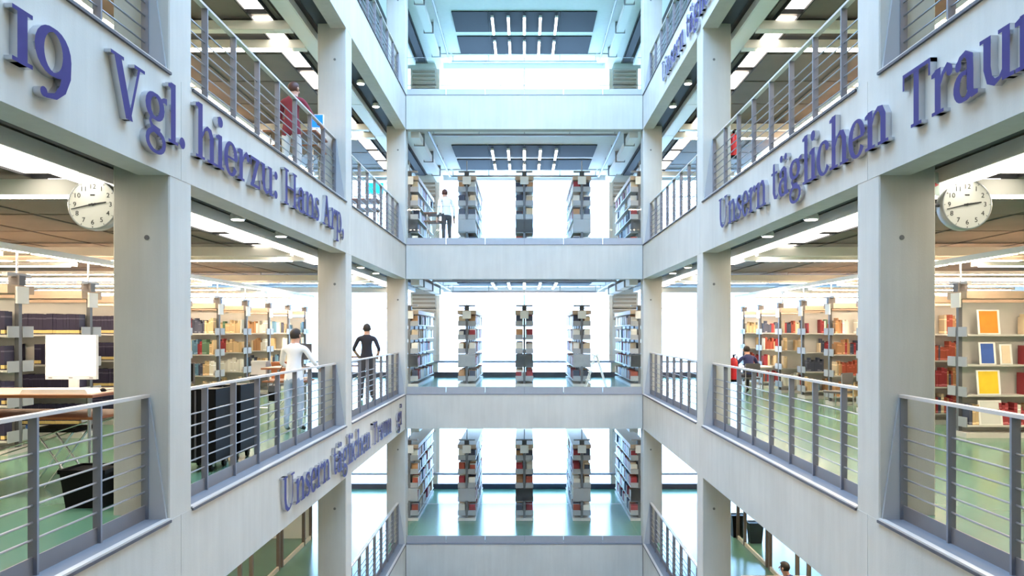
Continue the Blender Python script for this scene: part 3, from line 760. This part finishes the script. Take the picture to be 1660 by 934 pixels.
b = MB(); b.prism([(.055, -.055), (.16, .0), (.055, .055)], -.010, -.006); b.build('arrow', 'red', t)
for i, zc in ((1, .84), (2, 5.06)):
    t = thing('fire_extinguisher', 'red fire extinguisher on the pillar, %s, Traum side' % LEV[i], 'extinguisher', (W + PW + .09, 14.62, zc), group='fire extinguishers')
    smooth(MB().lathe([(.03, 0), (.075, .01), (.078, .04), (.078, .36), (.06, .42), (.03, .445)], n=18).build('cylinder', 'red', t))
    MB().lathe([(.022, .44), (.022, .50)], n=10).build('valve', 'black', t)
    MB().box(-.02, .02, -.12, .02, .485, .505).build('lever', 'black', t)
    MB().tube((.05, -.03, .47), (.095, -.03, .12), .012, 8).build('hose', 'black', t)
    MB().box(-.095, -.07, -.03, .03, .05, .38).build('wall_bracket', 'black', t)
    MB().lathe([(.076, -.02), (.080, 0), (.080, .03)], n=18).build('foot_ring', 'black', t)

# ------------------------------------------------------------------ furniture
def desk(x0, x1, y0, y1, zf, lab, screen=None, sx=None, slab=''):
    t = thing('standing_desk', lab, 'desk', ((x0 + x1) / 2, (y0 + y1) / 2, zf), group='standing catalogue desks')
    hx, hy = abs(x1 - x0) / 2, abs(y1 - y0) / 2
    MB().box(-hx, hx, -hy, hy, 1.035, 1.065).build('top', 'wood', t)
    MB().box(-hx + .04, hx - .04, -hy + .04, hy - .04, 1.065, 1.07).build('top_inlay', 'shelf_beige', t)
    MB().box(-hx, hx, -hy + .06, hy - .06, .80, .825).build('lower_shelf', 'wood', t)
    for a in (-1, 1):
        for c in (-1, 1): MB().tube((a * (hx - .1), c * (hy - .12), 0), (a * (hx - .1), c * (hy - .12), 1.035), .018).build('leg', 'silver', t)
    for c in (-1, 1):
        MB().tube((-hx + .1, c * (hy - .12), .15), (hx - .1, c * (hy - .12), .78), .009, 6).build('brace', 'silver', t)
    return t
def monitor(x, y, z, wd, ht, mat, frame, lab, rz=0):
    t = thing('monitor', lab, 'monitor', (x, y, z), rz, group='catalogue monitors')
    MB().box(-wd / 2, wd / 2, 0, .045, .13, .13 + ht).build('housing', frame, t)
    MB().box(-wd / 2 + .012, wd / 2 - .012, -.004, 0, .175, .118 + ht).build('screen', mat, t)
    for q in (-.5, 0, .5): MB().box(q * wd * .8 - .02, q * wd * .8 + .02, -.003, 0, .142, .155).build('button_mark', 'sillgrey', t)
    MB().box(-.05, .05, .045, .08, .0, .35).build('neck', frame, t)
    MB().box(-.14, .14, -.06, .16, 0, .015).build('foot', frame, t)
    return t
fz = FZ
desk(-6.6, -4.49, 8.05, 9.08, fz, 'two-tier wooden standing desk with the white monitor')
monitor(-4.98, 8.50, fz + 1.07, .56, .49, 'screen_white', 'white', 'white monitor with a blank lit screen on the wooden desk')
t = thing('keyboard', 'white keyboard tray lying before the blank white monitor', 'keyboard', (-4.95, 8.28, fz + 1.07))
b = MB(); b.prism([(-.36, 0), (.36, 0), (.33, .045), (-.33, .045)], -.14, .12); b.build('body', 'white', t)
for q in range(4):
    for r_ in range(12): MB().box(-.30 + .05 * r_, -.26 + .05 * r_, -.11 + .05 * q, -.07 + .05 * q, .045, .05).build('key', 'pr_pale', t)
t = thing('mouse', 'small dark computer mouse on the wooden desk', 'mouse', (-4.60, 8.45, fz + 1.07))
smooth(MB().lathe([(.02, 0), (.035, .005), (.035, .02), (.02, .035), (.005, .04)], n=14).build('body', 'black', t)); MB().tube((0, .03, .012), (-.02, .25, .012), .004, 6).build('cable', 'black', t)
# stool with crossed legs
t = thing('folding_stool', 'folding stool with black seat and crossed metal legs', 'stool', (-4.98, 8.35, fz))
MB().box(-.24, .24, -.18, .18, .66, .70).build('seat', 'black', t)
for yy in (-.15, .15):
    MB().tube((-.28, yy, .012), (.2, yy, .66), .012).build('leg', 'silver', t); MB().tube((.28, yy, .012), (-.2, yy, .66), .012).build('leg', 'silver', t)
smooth(MB().lathe([(.005, -.03), (.025, -.02), (.03, 0), (.025, .02), (.005, .03)], c=(-.27, -.15, .72), n=12).build('knob', 'pr_blue', t))
def bin_box(x, y, z, wx, wy, h, lab, name='waste_bin', grp=None):
    t = thing(name, lab, 'bin', (x, y, z), group=grp)
    b = MB(); tp = .04; b.v = [(-wx / 2 + tp, -wy / 2 + tp, 0), (wx / 2 - tp, -wy / 2 + tp, 0), (wx / 2 - tp, wy / 2 - tp, 0), (-wx / 2 + tp, wy / 2 - tp, 0), (-wx / 2, -wy / 2, h), (wx / 2, -wy / 2, h), (wx / 2, wy / 2, h), (-wx / 2, wy / 2, h)]
    for q in ((0, 3, 2, 1), (0, 1, 5, 4), (1, 2, 6, 5), (2, 3, 7, 6), (3, 0, 4, 7), (4, 5, 6, 7)): b.face(list(q))
    b.build('body', 'black', t)
    for a in (-1, 1):
        MB().box(a * wx / 2 - .012, a * wx / 2 + .012, -wy / 2 - .012, wy / 2 + .012, h - .02, h + .02).build('rim', 'black', t)
        MB().box(-wx / 2, wx / 2, a * wy / 2 - .012, a * wy / 2 + .012, h - .02, h + .02).build('rim', 'black', t)
    return t
bin_box(-4.30, 7.72, fz, .44, .40, .36, 'black open bin on the floor behind the clock-bay railing', 'storage_bin')
bin_box(-4.02, 8.05, fz, .30, .30, .30, 'smaller black bin tucked beside the open bin', 'storage_bin')
# black trolleys in the middle bay
def trolley(x, y, wd, lab, h=1.02):
    t = thing('trolley', lab, 'trolley', (x, y, fz), group='black book trolleys')
    for a in (-1, 1): MB().box(a * wd / 2 - .015, a * wd / 2 + .015, -.28, .28, .12, h).build('side_panel', 'black', t)
    MB().box(-wd / 2, wd / 2, -.285, -.265, .12, h).build('front_panel', 'black', t)
    MB().box(-.01, .01, -.295, -.285, .14, h - .02).build('panel_seam', 'darkgrey', t)
    for z in (.14, .5, h - .03): MB().box(-wd / 2, wd / 2, -.27, .27, z - .012, z + .012).build('shelf', 'black', t)
    for a in (-1, 1):
        for c in (-1, 1):
            o = MB().lathe([(.05, -.015), (.05, .015)], c=(a * (wd / 2 - .07), c * .2, .05), n=12, axis='x').build('caster', 'black', t)
            MB().box(a * (wd / 2 - .07) - .03, a * (wd / 2 - .07) + .03, c * .2 - .02, c * .2 + .02, .06, .13).build('caster_fork', 'silver', o)
    return t
trolley(-4.02, 9.75, .46, 'wide black panelled trolley behind the railing'); trolley(-3.98, 10.5, .44, 'second black trolley parked behind the wide one')
# work tables with equipment further along the left aisle
def table(x, y, wx, wy, lab, top='shelf_beige', h=.74, zf=fz):
    t = thing('work_table', lab, 'table', (x, y, zf), group='work tables')
    MB().box(-wx / 2, wx / 2, -wy / 2, wy / 2, h - .03, h).build('top', top, t)
    MB().box(-wx / 2 + .05, wx / 2 - .05, -wy / 2 + .05, -wy / 2 + .07, h - .10, h - .03).build('apron', 'grey', t)
    for a in (-1, 1):
        for c in (-1, 1): MB().box(a * (wx / 2 - .05) - .02, a * (wx / 2 - .05) + .02, c * (wy / 2 - .05) - .02, c * (wy / 2 - .05) + .02, 0, h - .03).build('leg', 'grey', t)
    return t
def chair(x, y, rz, lab, seat='darkgrey', zf=fz):
    t = thing('chair', lab, 'chair', (x, y, zf), rz, group='library chairs')
    MB().box(-.21, .21, -.2, .21, .43, .47).build('seat', seat, t)
    b = MB(); b.prism([(-.2, .62), (.2, .62), (.19, .86), (-.19, .86)], -.23, -.205); b.build('backrest', seat, t)
    for a in (-1, 1):
        MB().tube((a * .2, .19, 0), (a * .19, .17, .44), .012).build('leg', 'silver', t)
        MB().tube((a * .2, -.24, 0), (a * .19, -.215, .84), .012).build('leg', 'silver', t)
    MB().tube((-.2, -.235, .2), (.2, -.235, .2), .008, 6).build('stretcher', 'silver', t)
    return t
table(-5.35, 12.6, 1.3, .75, 'beige work table with dark monitor behind the trolleys')
monitor(-5.62, 12.6, fz + .74, .48, .34, 'black', 'darkgrey', 'dark grey monitor turned off on the beige table')
chair(-5.05, 12.05, 0, 'dark chair at the beige work table')
table(-5.3, 16.3, 1.3, .75, 'beige work table with brown box and grey case')
for x, wd, h, mt, nm, lab in ((-5.55, .30, .36, 'bracket', 'file_box', 'pale grey file box on the farther work table'), (-5.1, .36, .34, 'wood', 'parcel', 'brown carton on the farther work table'), (-4.8, .16, .22, 'black', 'desk_phone', 'small black device on the farther work table')):
    t = thing(name=nm, label=lab, cat='box', loc=(x, 16.3, fz + .74)); MB().box(-wd / 2, wd / 2, -.14, .14, 0, h).build('body', mt, t); MB().box(-wd / 2 - .006, wd / 2 + .006, -.146, .146, h - .05, h + .006).build('lid', mt, t)
chair(-5.3, 15.7, 0, 'dark chair before the brown carton')
# standing desks at the pillar ends
desk(-4.75, -3.98, 13.95, 14.75, fz, 'wooden standing desk beside the white-shirted reader')
monitor(-4.15, 14.4, fz + 1.07, .40, .30, 'black', 'darkgrey', 'dark monitor on the desk beside the white-shirted reader', PI)
desk(-5.0, -3.98, 20.2, 20.95, fz, 'wooden standing desk in front of the black-shirted reader')
desk(-4.6, -3.66, 13.6, 14.4, LV[2] + fz, 'wooden standing desk beside the red-jumper reader')
monitor(-3.78, 14.1, LV[2] + fz + 1.07, .24, .28, 'screen_blue', 'white', 'white monitor with blue screen beside the red-jumper reader')
desk(-4.7, -3.92, 20.6, 21.4, LV[2] + fz, 'wooden standing desk under the cyan screen')
monitor(-4.05, 20.9, LV[2] + fz + 1.07, .50, .34, 'screen_cyan', 'white', 'white monitor with cyan screen above the lettering')
desk(-3.0, -2.35, 23.0, 23.7, LV[2] + fz, 'wooden standing desk in the end zone behind glass')
# right aisle
table(6.15, 21.9, 1.5, .8, 'pale reading table before the seated navy-jacket reader', 'white')
chair(6.15, 21.05, 0, 'chair under the navy-jacket reader')
chair(6.6, 16.3, .6, 'dark chair standing alone in the aisle of the Traum side')
chair(6.7, 14.6, 2.4, 'dark chair turned towards the railing of the Traum side', 'grey')
# step ladder in the end zone
t = thing('step_ladder', 'white folding step ladder standing before the window', 'ladder', (2.18, 23.6, fz))
for a in (-1, 1):
    MB().bar((-.02, a * .2, 1.0), (-.32, a * .24, 0), .03, .05).build('front_rail', 'white', t); MB().bar((.02, a * .2, 1.0), (.32, a * .24, 0), .03, .04).build('rear_rail', 'white', t)
for q in range(1, 4): MB().box(-.02 - .3 * (1 - q * .25) - .06, -.02 - .3 * (1 - q * .25) + .06, -.22, .22, .25 * q - .012, .25 * q + .012).build('step', 'white', t)
MB().box(-.12, .12, -.22, .22, .985, 1.015).build('platform', 'white', t)
# lowest gallery: glass partitions
for s in (-1, 1):
    t = thing('glass_partition', 'glass partition with brown posts and cream rails, lowest gallery, ' + SIDE[s], 'partition', (s * 6.1, 0, LV[0] + fz), group='glass partitions')
    ys = [9.0, 11.6, 14.2, 16.6, 17.3, 19.2, 19.45, 21.4, 22.1]
    for y in ys: MB().box(-.04, .04, y - .035, y + .035, 0, 3.4).build('post', 'door_frame', t)
    for a, c in zip(ys[:-1], ys[1:]):
        if c - a < .4: continue
        MB().box(-.005, .005, a + .035, c - .035, .1, 3.3).build('glass_pane', 'glass', t)
        MB().box(-.025, .025, a + .035, c - .035, .0, .1).build('bottom_rail', 'door_rail', t)
        MB().box(-.025, .025, a + .035, c - .035, 2.1, 2.16).build('middle_rail', 'door_rail', t)
    MB().box(-.03, .03, 9, 22.1, 3.3, 3.4).build('top_rail', 'door_frame', t)
z0 = LV[0] + fz
struct('wall_room', 'pale wall closing the glazed room of the lowest gallery', BX(-XS, -6.15, 22.14, 22.3, z0, z0 + 3.39, mats='wall', name='wall'))
bin_box(6.28 - .12, 22.35, z0, .40, .34, .62, 'taller black bin by the window aisle of the lowest gallery', grp='black bins on the lowest gallery')
bin_box(6.60 - .12, 21.75, z0, .40, .34, .55, 'lower black bin in front of the taller one', grp='black bins on the lowest gallery')
table(5.3, 16.05, 1.4, .8, 'work table of the reader on the lowest gallery', 'shelf_beige', .74, z0)
chair(5.3, 15.25, 0, 'chair under the navy-shirted reader on the lowest gallery', 'darkgrey', z0)
tag(MB().box(-.15, .15, -.1, .1, 0, .02).build('note_pad', 'white', None, (5.35, 15.9, z0 + .74)), 'white note pad on the work table of the lowest gallery', 'pad')

# ------------------------------------------------------------------ people
def person(name_lab, loc, rz, mats, pose='stand', h=1.76, hair='hair_dark', arms=None, head_turn=0.0, bow=0.0, hairlen=0, hem=.0):
    k = h / 1.75
    J = {}; Ed = []; R_ = {}; reg = {}
    def j(n, p, r, par=None, rg=None, ry=None):
        J[n] = Vector(p) * k; R_[n] = (r * k, (ry if ry else r) * k)
        if par: Ed.append((par, n)); reg[(par, n)] = rg
    sit = pose == 'sit'
    pz = .55 if sit else .95
    dz = pz - .95
    lean = bow
    def up(p):   # torso lean forward about the pelvis
        x, y, z = p; zz = z - .95
        return (x, y + math.sin(lean) * zz, .95 + math.cos(lean) * zz + dz)
    j('pelvis', (0, 0, pz), .145, ry=.115)
    j('spine', up((0, .0, 1.12)), .130, 'pelvis', 'top', .10)
    j('chest', up((0, -.01, 1.32)), .155, 'spine', 'top', .115)
    j('upper', up((0, -.01, 1.43)), .105, 'chest', 'top', .085)
    j('neck', up((0, .005, 1.51)), .055, 'upper', 'skin')
    j('chin', up((0, .03, 1.575)), .075, 'neck', 'skin', .08)
    j('skull', up((0, .025, 1.655)), .082, 'chin', 'skin', .098)
    j('crown', up((0, .01, 1.715)), .055, 'skull', 'skin', .07)
    arms = arms or {}
    for s, sd in ((-1, 'l'), (1, 'r')):
        j('sh' + sd, up((s * .185, -.005, 1.425)), .062, 'upper', 'top')
        el, wr = arms.get(sd, ((s * .25, -.02, 1.13), (s * .27, .08, .88)))
        el = up(el); wr = up(wr)
        j('el' + sd, el, .043, 'sh' + sd, 'sleeve')
        j('wr' + sd, wr, .030, 'el' + sd, 'fore')
        d = (Vector(wr) - Vector(el)).normalized()
        pm = Vector(wr) + d * .085
        j('pa' + sd, pm, .030, 'wr' + sd, 'skin', .022)
        side = Vector((1, 0, 0)) - d * d.x; side.normalize(); dn = d.cross(side); dn = dn if dn.z < 0 else -dn
        for q, (off, ln) in enumerate(((-.028, .058), (-.009, .072), (.010, .07), (.028, .055))):
            a = pm + side * off + d * .012; b1 = a + d * ln * .6 + dn * .008; c1 = b1 + d * ln * .4 + dn * .028
            j('f%d%sa' % (q, sd), b1, .0085, 'pa' + sd, 'skin'); j('f%d%sb' % (q, sd), c1, .0075, 'f%d%sa' % (q, sd), 'skin')
        tb = Vector(wr) + d * .04 - side * s * .045; j('t%sa' % sd, tb, .010, 'wr' + sd, 'skin'); j('t%sb' % sd, tb + d * .045 + dn * .012, .008, 't%sa' % sd, 'skin')
        hx = s * .095
        j('hip' + sd, (hx, 0, pz - .05), .092, 'pelvis', 'leg')
        if sit:
            j('kn' + sd, (s * .12, .42, pz - .06), .062, 'hip' + sd, 'leg'); j('an' + sd, (s * .12, .40, .09), .040, 'kn' + sd, 'leg'); j('to' + sd, (s * .13, .56, .035), .035, 'an' + sd, 'shoe')
        else:
            fw = .03 * s
            j('kn' + sd, (s * .105, .03 + fw, .50), .062, 'hip' + sd, 'leg'); j('ca' + sd, (s * .107, fw, .34), .055, 'kn' + sd, 'leg')
            j('an' + sd, (s * .11, -.02 + fw, .085), .040, 'ca' + sd, 'leg'); j('to' + sd, (s * .135, .14 + fw, .038), .036, 'an' + sd, 'shoe')
    names = list(J); idx = {n_: q for q, n_ in enumerate(names)}
    me = bpy.data.meshes.new('skeleton'); me.from_pydata([tuple(J[n_]) for n_ in names], [(idx[a], idx[b_]) for a, b_ in Ed], []); me.update()
    o = bpy.data.objects.new('tmp', me); COL.objects.link(o)
    o.modifiers.new('skin', 'SKIN'); 
    if not me.skin_vertices: 
        bm = bmesh.new(); bm.from_mesh(me); bm.verts.layers.skin.verify(); bm.to_mesh(me); bm.free()
    for n_, sv in zip(names, me.skin_vertices[0].data): sv.radius = R_[n_]; sv.use_root = (n_ == 'pelvis'); sv.use_loose = False
    ss = o.modifiers.new('sub', 'SUBSURF'); ss.levels = 2; ss.render_levels = 2
    body = bpy.data.meshes.new_from_object(o.evaluated_get(bpy.context.evaluated_depsgraph_get()))
    bpy.data.objects.remove(o)
    order = ['skin', 'top', 'leg', 'shoe']
    mm = {'skin': 'skin', 'top': mats[0], 'leg': mats[1], 'shoe': 'shoe'}
    body.materials.clear()
    for r in order: body.materials.append(M[mm[r]])
    segs = [(J[a], J[b_], reg[(a, b_)], R_[b_][0]) for a, b_ in Ed]
    for p in body.polygons:
        best = None
        for a, b_, rg, rr in segs:
            d = b_ - a; t_ = max(0, min(1, (p.center - a).dot(d) / max(d.length_squared, 1e-9))); ds = (p.center - a - d * t_).length - rr
            if best is None or ds < best[0]: best = (ds, rg, p.center)
        rg = best[1]
        if rg in ('sleeve',): rg = 'top'
        if rg == 'fore': rg = 'top' if len(mats) > 2 and mats[2] == 'long' else 'skin'
        if rg == 'leg' and hem and p.center.z > (pz - hem) * k: rg = 'top'
        if rg == 'top' and p.center.z < (pz - hem) * k: rg = 'leg'
        p.material_index = order.index(rg); p.use_smooth = True
    t = thing('person', name_lab, 'person', loc, rz)
    obj('body', body, t)
    hc = J['skull']; hb = MB()
    rot = Matrix.Rotation(head_turn, 3, 'Z')
    n1, n2 = 18, 10
    o0 = 0
    for a in range(n2 + 1):            # hair cap, open at the face
        th = PI * .74 * a / n2
        for q in range(n1):
            ph = 2 * PI * q / n1
            v = Vector((math.sin(th) * math.cos(ph), math.sin(th) * math.sin(ph), math.cos(th)))
            front = max(0, v.y); cut = 1 - .36 * (front ** 1.5) * (1 if v.z < .45 else 0)
            low = 1 + (hairlen if v.y < .3 and v.z < 0 else 0)
            p = Vector((v.x * .092 * cut, v.y * .112 * cut - .004, v.z * .108 * low + .012)) * k
            hb.v.append(tuple(hc + rot @ p))
    for a in range(n2):
        for q in range(n1):
            q2 = (q + 1) % n1; hb.face([a * n1 + q, a * n1 + q2, (a + 1) * n1 + q2, (a + 1) * n1 + q])
    smooth(hb.build('hair', hair, t))
    fb = MB(); c0 = hc
    def fp(x, y, z): return tuple(c0 + rot @ (Vector((x, y, z)) * k))
    for s in (-1, 1):
        MB().lathe([(.003, -.008), (.010, 0), (.003, .008)], c=fp(s * .032, .088, .0), n=8).build('eye', 'ink', t)
        MB().lathe([(.006, -.028), (.017, -.01), (.02, .012), (.008, .03)], c=fp(s * .088, .0, -.015), n=8).build('ear', 'skin', t)
    MB().tube(fp(0, .088, .0), fp(0, .112, -.04), .008, 8, .014).build('nose', 'skin', t)
    MB().tube(fp(-.022, .088, -.072), fp(.022, .088, -.072), .006, 6).build('mouth', 'cl_red', t)
    return t
person('person in white shirt and pale blue jeans leaning at the railing desk', (-3.98, 13.35, fz), -.12, ('cl_white', 'cl_jeans', 'long'), h=1.76, head_turn=-.3, bow=.10, hem=.05,
       arms={'r': ((.33, .08, 1.17), (.30, .36, 1.08)), 'l': ((-.27, .10, 1.16), (-.20, .33, 1.06))})
t = thing('shoulder_bag', 'black shoulder bag at the hip of the white-shirted reader', 'bag', (-4.36, 13.52, fz + .52))
MB().box(-.06, .06, -.14, .14, 0, .26).build('body', 'black', t); MB().box(-.064, .064, -.145, .145, .16, .27).build('flap', 'darkgrey', t)
MB().bar((0, -.12, .27), (.14, 0, .62), .03, .006).build('strap', 'black', t)
person('person in black shirt and dark trousers standing with bent elbows', (-3.99, 19.6, fz), .05, ('cl_black', 'cl_trouser', 'short'), h=1.90,
       arms={'l': ((-.30, -.03, 1.17), (-.24, .18, 1.02)), 'r': ((.29, -.03, 1.17), (.23, .17, 1.02))})
person('person in dark red jumper with back to the upper railing', (-3.93, 13.05, LV[2] + fz), -.25, ('cl_red', 'cl_pale', 'long'), h=1.74, hair='hair_red', head_turn=-.3, bow=.10, hem=.13,
       arms={'r': ((.30, .12, 1.20), (.28, .40, 1.14)), 'l': ((-.28, .08, 1.16), (-.15, .34, 1.06))})
person('person in navy jacket seated with bowed head at the pale table', (6.15, 21.1, fz), .15, ('cl_navy', 'cl_trouser', 'long'), pose='sit', h=1.74, bow=.28,
       arms={'r': ((.33, .12, 1.18), (.22, .42, 1.06)), 'l': ((-.33, .12, 1.18), (-.22, .42, 1.06))})
person('person in navy shirt seated at the table on the lowest gallery', (5.3, 15.3, z0), .9, ('cl_navy', 'cl_trouser', 'short'), pose='sit', h=1.74, hair='hair_dark', bow=.2,
       arms={'r': ((.30, .12, 1.18), (.18, .40, 1.08)), 'l': ((-.30, .12, 1.18), (-.18, .40, 1.08))})
person('person with auburn hair and pale top at the end zone desk', (-2.28, 22.75, LV[2] + fz), .5, ('cl_white', 'cl_trouser', 'long'), h=1.72, hair='hair_red', bow=.2)
